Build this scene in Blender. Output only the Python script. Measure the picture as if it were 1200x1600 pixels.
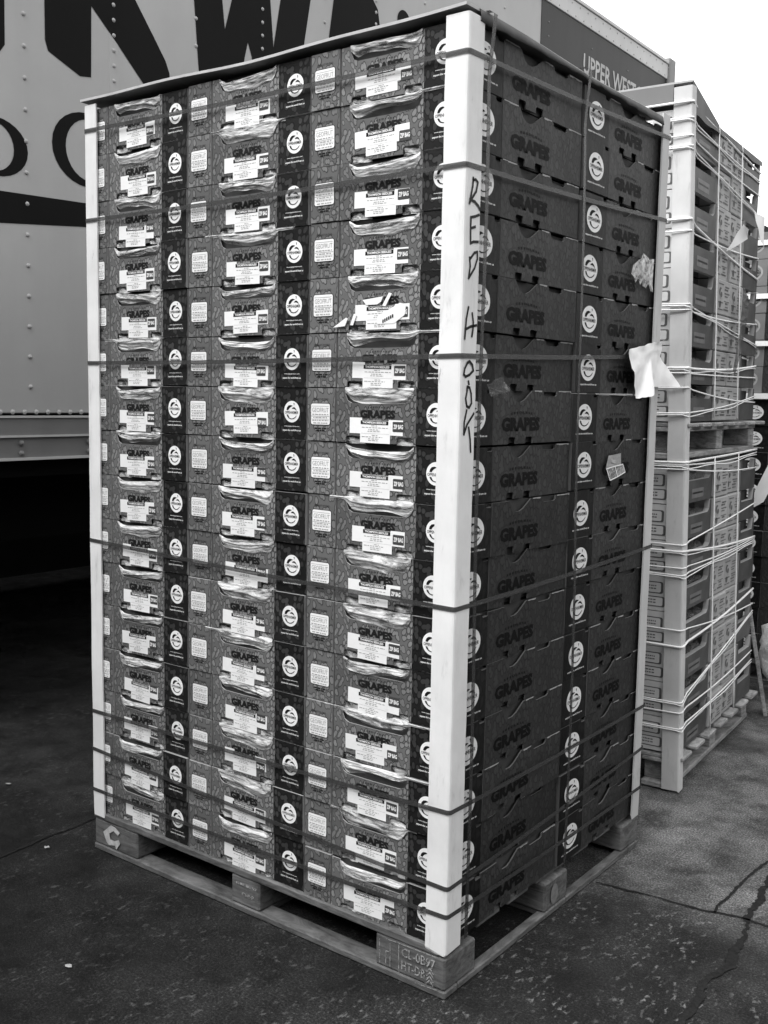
import bpy, bmesh, math, random
from mathutils import Vector, Matrix
random.seed(7)
scene = bpy.context.scene
for o in list(bpy.data.objects): bpy.data.objects.remove(o)
col = scene.collection
R = math.radians

# ------------------------------------------------------------------ camera
cd = bpy.data.cameras.new('camera')
cam = bpy.data.objects.new('camera', cd); col.objects.link(cam); scene.camera = cam
cd.sensor_fit = 'VERTICAL'; cd.sensor_height = 24.0; cd.lens = 24.0*1616.09/1600.0
cd.clip_start = 0.05; cd.clip_end = 600
rt = Vector((0.7955142, 0.6056760, 0.0177127)); up = Vector((-0.0802918, 0.0763935, 0.9938397)); fw = Vector((-0.6005917, 0.7920357, -0.1094029))
cam.matrix_world = Matrix(((rt.x, up.x, -fw.x, 1.15008), (rt.y, up.y, -fw.y, -1.75858), (rt.z, up.z, -fw.z, 1.28108), (0, 0, 0, 1)))
scene.render.resolution_x = 768; scene.render.resolution_y = 1024

# ------------------------------------------------------------------ sky, sun, exposure (black-and-white: neutral greys)
SUN_EL, SUN_AZ = R(52), R(194)        # azimuth clockwise from +Y
w = bpy.data.worlds.new('World'); scene.world = w; w.use_nodes = True
nt = w.node_tree; nt.nodes.clear()
sky = nt.nodes.new('ShaderNodeTexSky'); sky.sky_type = 'NISHITA'; sky.sun_disc = False
sky.sun_elevation = SUN_EL; sky.sun_rotation = SUN_AZ; sky.air_density = 3.5; sky.dust_density = 1.0
bw = nt.nodes.new('ShaderNodeRGBToBW'); bg = nt.nodes.new('ShaderNodeBackground'); wo = nt.nodes.new('ShaderNodeOutputWorld')
nt.links.new(sky.outputs[0], bw.inputs[0]); nt.links.new(bw.outputs[0], bg.inputs[0]); nt.links.new(bg.outputs[0], wo.inputs[0])
bg.inputs[1].default_value = 0.15
sd = bpy.data.lights.new('sun', 'SUN'); sun = bpy.data.objects.new('sun', sd); col.objects.link(sun)
sd.energy = 1.5; sd.angle = R(50)
sv = Vector((math.sin(SUN_AZ)*math.cos(SUN_EL), math.cos(SUN_AZ)*math.cos(SUN_EL), math.sin(SUN_EL)))
sun.rotation_euler = (-sv).to_track_quat('-Z', 'Y').to_euler(); sun.location = sv*20
vs = scene.view_settings; vs.view_transform = 'Standard'; vs.look = 'None'; vs.exposure = 1.4; vs.gamma = 1.0

# ------------------------------------------------------------------ materials
def g3(v): return (v, v, v, 1)
def newmat(name, base=.5, rough=.6, spec=.4, metal=0.):
    m = bpy.data.materials.new(name); m.use_nodes = True
    b = m.node_tree.nodes['Principled BSDF']
    b.inputs['Base Color'].default_value = g3(base); b.inputs['Roughness'].default_value = rough
    b.inputs['Specular IOR Level'].default_value = spec; b.inputs['Metallic'].default_value = metal
    return m
class N:
    def __init__(s, m): s.t = m.node_tree; s.b = s.t.nodes['Principled BSDF']; s.tc = s.t.nodes.new('ShaderNodeTexCoord')
    def n(s, k, **kw):
        x = s.t.nodes.new(k)
        for a, v in kw.items(): setattr(x, a, v)
        return x
    def l(s, a, b): s.t.links.new(a, b)
    def noise(s, scale, detail=4, rough=.55, vec=None, dist=0.):
        x = s.n('ShaderNodeTexNoise'); x.inputs['Scale'].default_value = scale; x.inputs['Detail'].default_value = detail
        x.inputs['Roughness'].default_value = rough; x.inputs['Distortion'].default_value = dist
        s.l(vec if vec else s.tc.outputs['Object'], x.inputs['Vector']); return x.outputs[0]
    def ramp(s, inp, *stops):
        x = s.n('ShaderNodeValToRGB'); e = x.color_ramp.elements
        while len(e) < len(stops): e.new(.5)
        for i, (p, v) in enumerate(stops): e[i].position = p; e[i].color = g3(v)
        s.l(inp, x.inputs[0]); return x.outputs[0]
    def math(s, op, a, b=None, c=None):
        x = s.n('ShaderNodeMath', operation=op)
        for i, v in enumerate((a, b, c)):
            if v is None: continue
            if isinstance(v, (int, float)): x.inputs[i].default_value = v
            else: s.l(v, x.inputs[i])
        return x.outputs[0]
    def mix(s, f, a, b):
        x = s.n('ShaderNodeMix', data_type='FLOAT')
        for i, v in ((0, f), (2, a), (3, b)):
            if isinstance(v, (int, float)): x.inputs[i].default_value = v
            else: s.l(v, x.inputs[i])
        return x.outputs[0]
    def bump(s, h, strength=.3, dist=.002):
        x = s.n('ShaderNodeBump'); x.inputs['Strength'].default_value = strength; x.inputs['Distance'].default_value = dist
        s.l(h, x.inputs['Height']); s.l(x.outputs[0], s.b.inputs['Normal'])
    def col(s, v): s.l(v, s.b.inputs['Base Color'])
    def rnd(s): return s.n('ShaderNodeObjectInfo').outputs['Random']

def grape_print(name, dark, mid, light, scale=52, rough=.5, line=.06):
    m = newmat(name, mid, rough, .10); k = N(m)
    mp = k.n('ShaderNodeMapping'); mp.inputs['Scale'].default_value = (1, 1, .72); k.l(k.tc.outputs['Object'], mp.inputs[0])
    nz = k.n('ShaderNodeTexNoise'); nz.inputs['Scale'].default_value = 26; nz.inputs['Detail'].default_value = 1
    k.l(mp.outputs[0], nz.inputs['Vector'])
    ad = k.n('ShaderNodeVectorMath', operation='MULTIPLY_ADD'); ad.inputs[1].default_value = (.02, .02, .02)
    k.l(nz.outputs['Color'], ad.inputs[0]); k.l(mp.outputs[0], ad.inputs[2])
    sp = k.n('ShaderNodeSeparateXYZ'); k.l(ad.outputs[0], sp.inputs[0])
    cb = k.n('ShaderNodeCombineXYZ'); k.l(k.math('ADD', sp.outputs[0], sp.outputs[1]), cb.inputs[0]); k.l(sp.outputs[2], cb.inputs[1])
    v = k.n('ShaderNodeTexVoronoi', feature='F1', voronoi_dimensions='2D'); v.inputs['Scale'].default_value = scale; k.l(cb.outputs[0], v.inputs['Vector'])
    d = v.outputs['Distance']
    disc = k.ramp(d, (.0, light), (.31, light*.95), (.36, dark), (.43, dark), (.49, mid))
    low = k.noise(14, 2)
    msk = k.ramp(low, (.34, 0.6), (.5, 1.))
    c = k.mix(msk, mid, disc)
    per = k.math('MULTIPLY_ADD', k.rnd(), .36, .80)
    c = k.math('MULTIPLY', c, per)
    wear = k.ramp(k.noise(5, 5, .7), (.3, .82), (.65, 1.08))
    c = k.math('MULTIPLY', c, wear)
    sc_ = k.ramp(k.noise(28, 7, .8), (.66, 0), (.72, .55))
    c = k.mix(sc_, c, max(.10, mid*1.8))
    k.col(c); k.bump(k.math('ADD', k.math('MULTIPLY', k.noise(160, 3), .12), k.noise(11, 3)), .5, .006)
    return m
M = {}
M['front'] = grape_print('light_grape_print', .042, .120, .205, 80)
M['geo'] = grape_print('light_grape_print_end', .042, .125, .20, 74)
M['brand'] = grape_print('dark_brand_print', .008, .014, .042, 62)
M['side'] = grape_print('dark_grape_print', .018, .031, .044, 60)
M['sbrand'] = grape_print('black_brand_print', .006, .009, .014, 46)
def plain(name, base, rough=.6, spec=.3, var=.12, scale=30, bump=.15):
    m = newmat(name, base, rough, spec); k = N(m)
    k.col(k.math('MULTIPLY', k.ramp(k.noise(scale, 5, .65), (.25, base*(1-var)), (.75, base*(1+var))), k.math('MULTIPLY_ADD', k.rnd(), .1, .95)))
    if bump: k.bump(k.noise(scale*5, 4), bump, .001)
    return m
M['edge'] = plain('raw_cardboard_edge', .32, .9, .1)
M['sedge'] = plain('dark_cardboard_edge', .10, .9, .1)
M['body'] = plain('shaded_inner_cardboard', .06, .9, .1)  # dark tone stands in for the shade inside carton and tray openings
M['white'] = plain('white_print', .78, .45, .4, .04, 40, 0)
M['ink'] = plain('black_ink', .010, .5, .12, .2, 60, 0)
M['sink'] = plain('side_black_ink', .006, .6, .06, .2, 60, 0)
M['greyink'] = plain('grey_ink', .30, .5, .3, .1, 60, 0)
M['zip'] = plain('dark_badge_ink', .05, .45, .4, .1, 60, 0)
M['title'] = plain('dark_title_ink', .014, .55, .1, .2, 50, 0)
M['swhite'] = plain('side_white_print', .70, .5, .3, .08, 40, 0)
# cardboard edge protectors
def post_mat(name, base):
    m = newmat(name, base, .65, .2); k = N(m)
    mp = k.n('ShaderNodeMapping'); mp.inputs['Scale'].default_value = (1, 1, .22); k.l(k.tc.outputs['Object'], mp.inputs[0])
    c = k.ramp(k.noise(26, 6, .7, mp.outputs[0]), (.26, base*.62), (.42, base*.93), (.65, base))
    sc = k.ramp(k.noise(13, 8, .78, mp.outputs[0], .6), (.29, base*.25), (.345, base*.95), (1, base))
    sm = k.ramp(k.noise(4, 5, .6), (.3, .80), (.62, 1.))
    k.col(k.math('MULTIPLY', k.math('MINIMUM', c, sc), sm)); k.bump(k.noise(60, 5, .6, mp.outputs[0]), .35, .0015); return m
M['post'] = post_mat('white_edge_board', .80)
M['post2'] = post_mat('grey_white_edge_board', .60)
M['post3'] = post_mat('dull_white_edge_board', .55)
# translucent strap
def clear(name, base, alpha, rough=.25, bscale=0, avar=0.):
    m = newmat(name, base, rough, .5); k = N(m); k.b.inputs['Alpha'].default_value = alpha
    if avar:
        k.l(k.ramp(k.noise(34, 3, .6, dist=1.5), (.32, max(0, alpha-avar)), (.68, min(1, alpha+avar))), k.b.inputs['Alpha'])
    if bscale:
        mp = k.n('ShaderNodeMapping'); mp.inputs['Scale'].default_value = (.28, 1, 1.5); k.l(k.tc.outputs['Object'], mp.inputs[0])
        k.bump(k.noise(bscale, 3, .5, mp.outputs[0], dist=.8), .6, .008)
    return m
M['strap'] = clear('dark_plastic_strap', .045, .64, .5)
M['vstrap'] = clear('vertical_plastic_strap', .03, .62, .4)
m = newmat('clear_liner_film', .72, .38, .28); k = N(m); M['film'] = m
mp = k.n('ShaderNodeMapping'); mp.inputs['Scale'].default_value = (.3, 1, 1.4); k.l(k.tc.outputs['Object'], mp.inputs[0])
lo = k.math('ADD', k.math('MULTIPLY', k.rnd(), .9), 0.)
va = k.n('ShaderNodeVectorMath', operation='ADD'); k.l(mp.outputs[0], va.inputs[0]); k.l(lo, va.inputs[1])
fn = k.noise(46, 4, .6, va.outputs[0], dist=1.4)
k.l(k.ramp(fn, (.36, .12), (.47, .44), (.60, .88)), k.b.inputs['Alpha'])
k.bump(k.noise(80, 4, .65, va.outputs[0], dist=1.2), .7, .006)
M['tfilm'] = clear('tray_film', .16, .4, .15, 30, .3)
M['film2'] = clear('wrinkled_white_film', .85, .8, .3, 20, .18)
M['dstrip'] = clear('dark_plastic_sheet', .03, .8, .3, 20)
M['scrap'] = plain('dirty_paper', .32, .8, .1, .3, 60)
M['paper'] = plain('white_paper', .8, .6, .3, .06, 14)
M['capm'] = plain('slip_sheet_board', .20, .6, .3, .2, 6)
M['flap'] = plain('bent_board_flap', .07, .6, .25, .4, 14)
M['capedge'] = plain('slip_sheet_edge', .42, .8, .2, .15, 20)
def wood(name, base, sc=(1, 1, 1)):
    m = newmat(name, base, .75, .2); k = N(m)
    mp = k.n('ShaderNodeMapping'); mp.inputs['Scale'].default_value = sc; k.l(k.tc.outputs['Object'], mp.inputs[0])
    a = k.ramp(k.noise(26, 7, .7, mp.outputs[0], 1.), (.30, base*.4), (.5, base), (.7, base*1.6))
    d = k.ramp(k.noise(6, 6, .7), (.32, .55), (.55, 1.))
    k.col(k.math('MULTIPLY', a, d)); k.bump(k.noise(60, 5, .6, mp.outputs[0]), .4, .002); return m
M['wood'] = wood('painted_pallet_wood', .115, (.35, 1, 2.5))
M['woody'] = wood('painted_pallet_wood_side', .115, (1, .35, 2.5))
M['wood2'] = wood('raw_pallet_wood', .30, (1, .3, 2.5))
m = newmat('stencil_paint', .36, .8, .2); k = N(m); M['stencil'] = m
k.l(k.ramp(k.noise(120, 5, .7), (.40, .15), (.55, .9)), k.b.inputs['Alpha'])
M['carton'] = plain('light_carton', .34, .7, .2, .14, 9)
M['carton2'] = plain('light_carton_front', .52, .7, .2, .12, 9)
M['cprint'] = plain('carton_print_ink', .10, .7, .2, .3, 60, 0)
M['tray'] = plain('brown_tray', .062, .6, .3, .4, 12)
M['string'] = plain('white_twine', .80, .6, .2, .08, 60)
# trailer
def trailer_mat(name, base, streak=.1, rough=.5, spec=.2):
    m = newmat(name, base, rough, spec); k = N(m)
    mp = k.n('ShaderNodeMapping'); mp.inputs['Scale'].default_value = (1, 1, .12); k.l(k.tc.outputs['Object'], mp.inputs[0])
    a = k.ramp(k.noise(3.2, 6, .6, mp.outputs[0]), (.25, base*(1-streak)), (.75, base*(1+streak)))
    f = k.ramp(k.noise(1.4, 6, .7), (.3, .93), (.7, 1.05))
    k.col(k.math('MULTIPLY', a, f)); k.bump(k.noise(1.3, 2), .12, .02); return m
M['trailer'] = trailer_mat('grey_trailer_paint', .345, .07)
M['trailer_dark'] = trailer_mat('dark_trailer_paint', .020, .5)
M['trail_ink'] = trailer_mat('black_lettering', .006, .1, .6, .06)
M['rail'] = trailer_mat('trailer_rail', .17, .15)
M['railhi'] = trailer_mat('trailer_rail_edge', .46, .1)
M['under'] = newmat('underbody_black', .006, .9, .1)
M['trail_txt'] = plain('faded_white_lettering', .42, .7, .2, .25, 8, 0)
M['concrete'] = plain('dark_light_blocker', .03, .9, .1, .3, 2)
M['shed'] = plain('grey_light_blocker', .12, .9, .1, .2, 1)
M['rubber'] = newmat('tyre_rubber', .012, .8, .2)
# asphalt
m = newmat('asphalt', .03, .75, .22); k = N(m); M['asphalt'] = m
base = k.ramp(k.noise(1.1, 8, .62, dist=.4), (.32, .008), (.5, .019), (.68, .040))
sepx = k.n('ShaderNodeSeparateXYZ'); k.l(k.tc.outputs['Object'], sepx.inputs[0])
grain = k.ramp(k.noise(190, 5, .75), (.36, .25), (.5, .85), (.58, 1.6), (.68, 3.6))
blot = k.ramp(k.noise(7, 6, .65), (.36, .45), (.5, 1.), (.66, 1.5))
edge = k.math('ADD', sepx.outputs[1], k.math('MULTIPLY', k.math('SUBTRACT', k.noise(3, 4), .5), .35))
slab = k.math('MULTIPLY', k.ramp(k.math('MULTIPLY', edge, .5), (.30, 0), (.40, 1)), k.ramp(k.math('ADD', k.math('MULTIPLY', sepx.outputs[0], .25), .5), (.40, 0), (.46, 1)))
near = k.ramp(k.math('ADD', k.math('MULTIPLY', sepx.outputs[0], .25), .5), (.25, .75), (.60, 1.25))  # darker towards the left: trailer shade painted into the asphalt colour
worn = k.math('ADD', near, k.math('MULTIPLY', slab, 4.6))  # sum of the painted left-hand shade and the paler slab
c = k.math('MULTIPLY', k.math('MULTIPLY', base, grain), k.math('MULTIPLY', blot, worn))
mp = k.n('ShaderNodeMapping'); mp.inputs['Scale'].default_value = (1, .55, 1); mp.inputs['Rotation'].default_value = (0, 0, R(-35)); k.l(k.tc.outputs['Object'], mp.inputs[0])
fl = k.ramp(k.noise(70, 4, .65, mp.outputs[0]), (.56, 0), (.66, 1))
flm = k.ramp(k.noise(5.5, 4, .65), (.42, 0), (.58, 1))
flx = k.ramp(k.math('ADD', k.math('MULTIPLY', sepx.outputs[0], .5), .5), (.22, .28), (.55, 1))
fk = k.math('MULTIPLY', k.math('MULTIPLY', fl, flm), k.math('MULTIPLY', flx, .85))
c = k.mix(fk, c, .24); k.col(c)
k.l(k.ramp(k.noise(4, 5, .6), (.3, .42), (.6, .85)), k.b.inputs['Roughness'])
k.bump(k.math('ADD', k.noise(170, 5, .75), k.math('MULTIPLY', k.noise(12, 4), 1.0)), .9, .008)
M['tar'] = plain('tar_filler', .013, .85, .15, .7, 130, .8)

# ------------------------------------------------------------------ builders
def link(o, parent=None):
    col.objects.link(o)
    if parent: o.parent = parent
    return o
def mesh_obj(name, me, parent=None, loc=(0, 0, 0), rot=(0, 0, 0)):
    o = bpy.data.objects.new(name, me); o.location = loc; o.rotation_euler = rot; return link(o, parent)
def tag(o, label, cat, group=None):
    o['label'] = label; o['category'] = cat
    if group: o['group'] = group
    return o
def thing(name, label, cat, loc=(0, 0, 0), rot=(0, 0, 0), group=None, scale=(1, 1, 1)):
    o = bpy.data.objects.new(name, None); o.empty_display_size = .05; o.location = loc; o.rotation_euler = rot; o.scale = scale
    link(o); return tag(o, label, cat, group)
def mk(name, verts, faces, mats, midx=None, smooth=False):
    me = bpy.data.meshes.new(name); me.from_pydata(verts, [], faces)
    for x in mats: me.materials.append(x)
    if midx: me.polygons.foreach_set('material_index', midx)
    if smooth: me.polygons.foreach_set('use_smooth', [True]*len(faces))
    me.update(); return me
class B:
    """collects solids into one mesh"""
    def __init__(s): s.v = []; s.f = []; s.m = []
    def box(s, x0, y0, z0, x1, y1, z1, m=0):
        n = len(s.v)
        s.v += [(x0, y0, z0), (x1, y0, z0), (x1, y1, z0), (x0, y1, z0), (x0, y0, z1), (x1, y0, z1), (x1, y1, z1), (x0, y1, z1)]
        s.f += [(n+a, n+b, n+c, n+d) for a, b, c, d in ((0, 3, 2, 1), (4, 5, 6, 7), (0, 1, 5, 4), (1, 2, 6, 5), (2, 3, 7, 6), (3, 0, 4, 7))]
        s.m += [m]*6; return s
    def tube(s, pts, r, seg=6, m=0):
        pts = [Vector(p) for p in pts]; n0 = len(s.v)
        for i, p in enumerate(pts):
            t = (pts[min(i+1, len(pts)-1)]-pts[max(i-1, 0)]).normalized()
            a = t.orthogonal() if abs(t.z) > .9 else t.cross(Vector((0, 0, 1))); a.normalize(); b = t.cross(a)
            for j in range(seg):
                an = 2*math.pi*j/seg; s.v.append(tuple(p+a*r*math.cos(an)+b*r*math.sin(an)))
        for i in range(len(pts)-1):
            for j in range(seg):
                a = n0+i*seg+j; b = n0+i*seg+(j+1) % seg; s.f.append((a, b, b+seg, a+seg)); s.m.append(m)
        s.f.append(tuple(n0+j for j in reversed(range(seg)))); s.m.append(m)
        e = n0+(len(pts)-1)*seg; s.f.append(tuple(e+j for j in range(seg))); s.m.append(m); return s
    def dome(s, c, r, ax, m=0, seg=6):
        """small rivet head on plane; ax outward axis vector"""
        ax = Vector(ax); a = ax.orthogonal().normalized(); b = ax.cross(a); c = Vector(c); n = len(s.v)
        for rr, hh in ((r, 0), (r*.7, r*.5)):
            for j in range(seg):
                an = 2*math.pi*j/seg; s.v.append(tuple(c+(a*math.cos(an)+b*math.sin(an))*rr+ax*hh))
        s.v.append(tuple(c+ax*r*.7))
        for j in range(seg):
            s.f.append((n+j, n+(j+1) % seg, n+seg+(j+1) % seg, n+seg+j)); s.f.append((n+seg+j, n+seg+(j+1) % seg, n+2*seg)); s.m += [m, m]
    def mesh(s, name, mats, smooth=False, bevel=0):
        me = mk(name, s.v, s.f, mats, s.m, smooth)
        if bevel:
            bm = bmesh.new(); bm.from_mesh(me); bmesh.ops.bevel(bm, geom=bm.edges[:], offset=bevel, segments=1, affect='EDGES', clamp_overlap=True); bm.to_mesh(me); bm.free()
        return me
_tc = {}
def text_polys(s, bold=0.):
    if (s, bold) in _tc: return _tc[(s, bold)]
    cu = bpy.data.curves.new('t', 'FONT'); cu.body = s; cu.size = 1; cu.resolution_u = 2; cu.offset = bold; cu.fill_mode = 'FRONT'
    ob = bpy.data.objects.new('t', cu); col.objects.link(ob)
    me = bpy.data.meshes.new_from_object(ob.evaluated_get(bpy.context.evaluated_depsgraph_get()))
    v = [(p.co.x, p.co.y) for p in me.vertices]; f = [tuple(p.vertices) for p in me.polygons]
    bpy.data.objects.remove(ob); bpy.data.curves.remove(cu); bpy.data.meshes.remove(me)
    _tc[(s, bold)] = (v, f); return v, f
class Flat:
    """flat print / paper shapes in (u, v) with height w above a face; mode F = front (-Y), R = right (+X)"""
    def __init__(s, mode): s.mode = mode; s.v = []; s.f = []; s.m = []
    def P(s, u, v, w): return (u, -w, v) if s.mode == 'F' else (w, u, v)
    def poly(s, pts, w, m):
        n = len(s.v); s.v += [s.P(u, v, w) for u, v in pts]
        ar = sum(pts[i][0]*pts[(i+1) % len(pts)][1]-pts[(i+1) % len(pts)][0]*pts[i][1] for i in range(len(pts)))
        ids = list(range(n, n+len(pts)));
        if ar < 0: ids.reverse()
        s.f.append(tuple(ids)); s.m.append(m); return s
    def rect(s, u0, v0, u1, v1, w, m): return s.poly([(u0, v0), (u1, v0), (u1, v1), (u0, v1)], w, m)
    def rrect(s, u0, v0, u1, v1, r, w, m):
        pts = []
        for cx, cy, a in ((u1-r, v1-r, 0), (u0+r, v1-r, 90), (u0+r, v0+r, 180), (u1-r, v0+r, 270)):
            for t in (0, 45, 90): pts.append((cx+r*math.cos(R(a+t)), cy+r*math.sin(R(a+t))))
        return s.poly(pts, w, m)
    def ell(s, cu, cv, ru, rv, w, m, n=28): return s.poly([(cu+ru*math.cos(2*math.pi*i/n), cv+rv*math.sin(2*math.pi*i/n)) for i in range(n)], w, m)
    def ring(s, cu, cv, ru, rv, du, ru2, rv2, w, m, n=28, a0=0, a1=360):
        for i in range(n):
            a = R(a0+(a1-a0)*i/n); b = R(a0+(a1-a0)*(i+1)/n)
            s.poly([(cu+ru*math.cos(a), cv+rv*math.sin(a)), (cu+ru*math.cos(b), cv+rv*math.sin(b)), (cu+du+ru2*math.cos(b), cv+rv2*math.sin(b)), (cu+du+ru2*math.cos(a), cv+rv2*math.sin(a))], w, m)
        return s
    def text(s, t, u0, v0, u1, v1, w, m, bold=0., arc=0.):
        v, f = text_polys(t, bold)
        x0 = min(a for a, b in v); x1 = max(a for a, b in v); y0 = min(b for a, b in v); y1 = max(b for a, b in v)
        n = len(s.v)
        for a, b in v:
            q = (a-x0)/(x1-x0); s.v.append(s.P(u0+(u1-u0)*q, v0+(v1-v0)*(b-y0)/(y1-y0)+arc*(1-(2*q-1)**2), w))
        s.f += [tuple(n+i for i in p) for p in f]; s.m += [m]*len(f); return s
    def stroke(s, pts, wd, w, m):
        for i in range(len(pts)-1):
            (a, b), (c, d) = pts[i], pts[i+1]; L = math.hypot(c-a, d-b) or 1; tx, ty = (c-a)/L*wd*.35, (d-b)/L*wd*.35; nx, ny = -(d-b)/L*wd/2, (c-a)/L*wd/2
            s.poly([(a-tx+nx, b-ty+ny), (a-tx-nx, b-ty-ny), (c+tx-nx, d+ty-ny), (c+tx+nx, d+ty+ny)], w+i*.00002, m)
        return s
    def dashes(s, u0, u1, v, hgt, w, m, rnd, fill=.8):
        u = u0
        while u < u1:
            L = rnd.uniform(.003, .009); s.rect(u, v, min(u+L, u1), v+hgt, w, m); u += L+rnd.uniform(.0015, .003)
        return s
    def mesh(s, name, mats): return mk(name, s.v, s.f, mats, s.m)
def plate(name, outline, w0, w1, mode, mats):
    """extruded plate: outline (u,v) CCW, from height w0 to w1; material 0 face, 1 edge"""
    fl = Flat(mode); n = len(outline)
    v = [fl.P(a, b, w1) for a, b in outline]+[fl.P(a, b, w0) for a, b in outline]
    f = [tuple(range(n)), tuple(reversed(range(n, 2*n)))]+[(i, n+i, n+(i+1) % n, (i+1) % n) for i in range(n)]
    return mk(name, v, f, mats, [0, 1]+[1]*n)

# ------------------------------------------------------------------ ground
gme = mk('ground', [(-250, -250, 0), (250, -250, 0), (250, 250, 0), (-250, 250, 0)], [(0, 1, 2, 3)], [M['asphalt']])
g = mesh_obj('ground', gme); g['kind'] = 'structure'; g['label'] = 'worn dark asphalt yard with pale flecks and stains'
def seam(name, pts, wd, label, seed):
    from mathutils import noise as mn_
    P = []; D2 = 40
    for i in range(len(pts)-1):
        for t in range(D2): P.append(Vector(pts[i]).lerp(Vector(pts[i+1]), t/D2))
    v = []; f = []
    nz_ = lambda a, fq, o_: mn_.noise(Vector((a.x*fq, a.y*fq, seed*7.3+o_)))
    for i, a in enumerate(P):
        d = (P[min(i+6, len(P)-1)]-P[max(i-6, 0)]); d = Vector((-d.y, d.x)).normalized()
        a2 = a+d*wd*(.9*nz_(a, 9, 0)+.35*nz_(a, 40, 1))
        wl = wd*max(.12, .42+.35*nz_(a, 14, 2)+.28*nz_(a, 70, 3)); wr = wd*max(.12, .42+.35*nz_(a, 14, 4)+.28*nz_(a, 70, 5))
        v += [(a2.x+d.x*wl, a2.y+d.y*wl, .003), (a2.x-d.x*wr, a2.y-d.y*wr, .003)]
        if i: n = 2*i; f.append((n-2, n-1, n+1, n))
    o = mesh_obj(name, mk(name, v, f, [M['tar']])); o['kind'] = 'structure'; o['label'] = label
seam('pavement_crack', [(0.016, .702), (.078, .714), (.157, .725), (.236, .73), (.31, .741), (.374, .758), (.453, .761), (.9, .80), (1.6, .78)], .008, 'thin crack running right from the grape pallet', 1)
seam('tar_seam', [(.47, -1.2), (.44, -.3), (.433, .252), (.428, .389), (.429, .523), (.414, .657), (.391, .772), (.388, .884), (.379, 1.), (.36, 1.6), (.3, 2.6)], .022, 'wide dark tar seam near the right edge of the yard', 2)
seam('pavement_crack', [(.339, 1.133), (.326, .988), (.324, .892), (.317, .782), (.33, .74)], .008, 'short crack beside the tar seam behind the grape pallet', 3)
seam('pavement_crack', [(-1.2, -1.1), (-1.331, -.212), (-1.343, -.082), (-1.347, .029), (-1.355, .127), (-1.37, .6)], .009, 'long crack in the asphalt left of the grape pallet', 4)
def scrap(name, label, x, y, s, seed):
    rnd = random.Random(seed); bm = bmesh.new(); n = 7
    vs_ = [bm.verts.new((s*math.cos(6.283*i/n)*rnd.uniform(.6, 1.1), s*.7*math.sin(6.283*i/n)*rnd.uniform(.6, 1.1), rnd.uniform(0, .35*s))) for i in range(n)]
    c = bm.verts.new((0, 0, .25*s))
    for i in range(n): bm.faces.new((vs_[i], vs_[(i+1) % n], c))
    me = bpy.data.meshes.new(name); bm.to_mesh(me); bm.free(); me.materials.append(M['scrap'])
    tag(mesh_obj(name, me, None, (x, y, .004), (0, 0, rnd.uniform(0, 6))), label, 'litter')
scrap('paper_scrap', 'tiny white scrap on the asphalt beside the left pallet corner', -1.285, -.095, .011, 1)
scrap('paper_scrap', 'small pale scrap on the asphalt near the bottom left of the picture', -.723, -.429, .010, 2)
scrap('twig', 'thin pale twig on dark asphalt under the trailer edge', -1.789, .11, .012, 3)

# ------------------------------------------------------------------ trailer (side plane x = TX)
TX = -2.35; TY0, TY1 = -7.0, 6.60; ZB, ZT = 1.02, 4.03
T = thing('truck_trailer', 'grey truck trailer with huge black lettering behind the grape pallet', 'trailer', (TX, 0, 0))
T2 = Flat
mesh_obj('trailer_body', B().box(-2.5, TY0, 1.2, 0, TY1, ZT-.14).mesh('trailer_body', [M['trailer']], bevel=.004), T)
mesh_obj('roof', B().box(-2.5, TY0, ZT-.139, -.006, TY1, ZT-.01).mesh('roof', [M['railhi']]), T)
# top rail in two stepped strips
mesh_obj('top_rail', B().box(-.05, TY0, ZT-.14, .012, TY1-.06, ZT-.025).box(-.05, TY0, ZT-.0249, .022, TY1-.06, ZT).mesh('top_rail', [M['railhi']], bevel=.003), T)
mesh_obj('bottom_rail', B().box(-.06, TY0, 1.112, .008, TY1, 1.182).box(-.06, TY0, 1.030, .004, TY1, 1.1119).box(-.06, TY0, 1.182, .014, TY1, 1.190, 1).box(-.06, TY0, 1.108, .014, TY1, 1.116, 1).box(-.06, TY0, 1.020, .014, TY1, 1.030, 1).mesh('bottom_rail', [M['rail'], M['railhi']]), T)
mesh_obj('corner_post', B().box(-.12, TY1-.06, 1.19, .03, TY1+.06, ZT+.03).mesh('corner_post', [M['rail']], bevel=.01), T)
dp = mesh_obj('dark_panel', B().box(-.01, 4.46, 1.195, .004, TY1-.06, ZT-.145).mesh('dark_panel', [M['trailer_dark']]), T)
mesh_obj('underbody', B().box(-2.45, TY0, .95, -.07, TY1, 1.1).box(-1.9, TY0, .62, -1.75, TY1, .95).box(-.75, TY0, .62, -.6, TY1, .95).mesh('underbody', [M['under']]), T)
for yw in (4.2, 5.4):
    for xw in (-.35, -2.1):
        cyl = B(); n = 20; rr = .5
        prof = [(rr*.55, -.13), (rr*.93, -.14), (rr, -.10), (rr, .10), (rr*.93, .14), (rr*.55, .13)]
        for j in range(n):
            an = 6.2832*j/n
            for r_, x_ in prof: cyl.v.append((x_, r_*math.cos(an), r_*math.sin(an)))
        L = len(prof)
        for j in range(n):
            for i in range(L):
                cyl.f.append((j*L+i, j*L+(i+1) % L, ((j+1) % n)*L+(i+1) % L, ((j+1) % n)*L+i)); cyl.m.append(0)
        wo_ = mesh_obj('wheel', cyl.mesh('wheel', [M['rubber']]), T, (xw, yw, .5))
        mesh_obj('hub', B().box(-.09, -.28, -.28, .1, .28, .28).mesh('hub', [M['rail']], bevel=.06), wo_)
y_ = -1.54; jm = B().box(-.002, -.022, 1.192, .0008, .022, ZT-.142).mesh('panel_joint', [M['trailer']], bevel=.0004)
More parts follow.
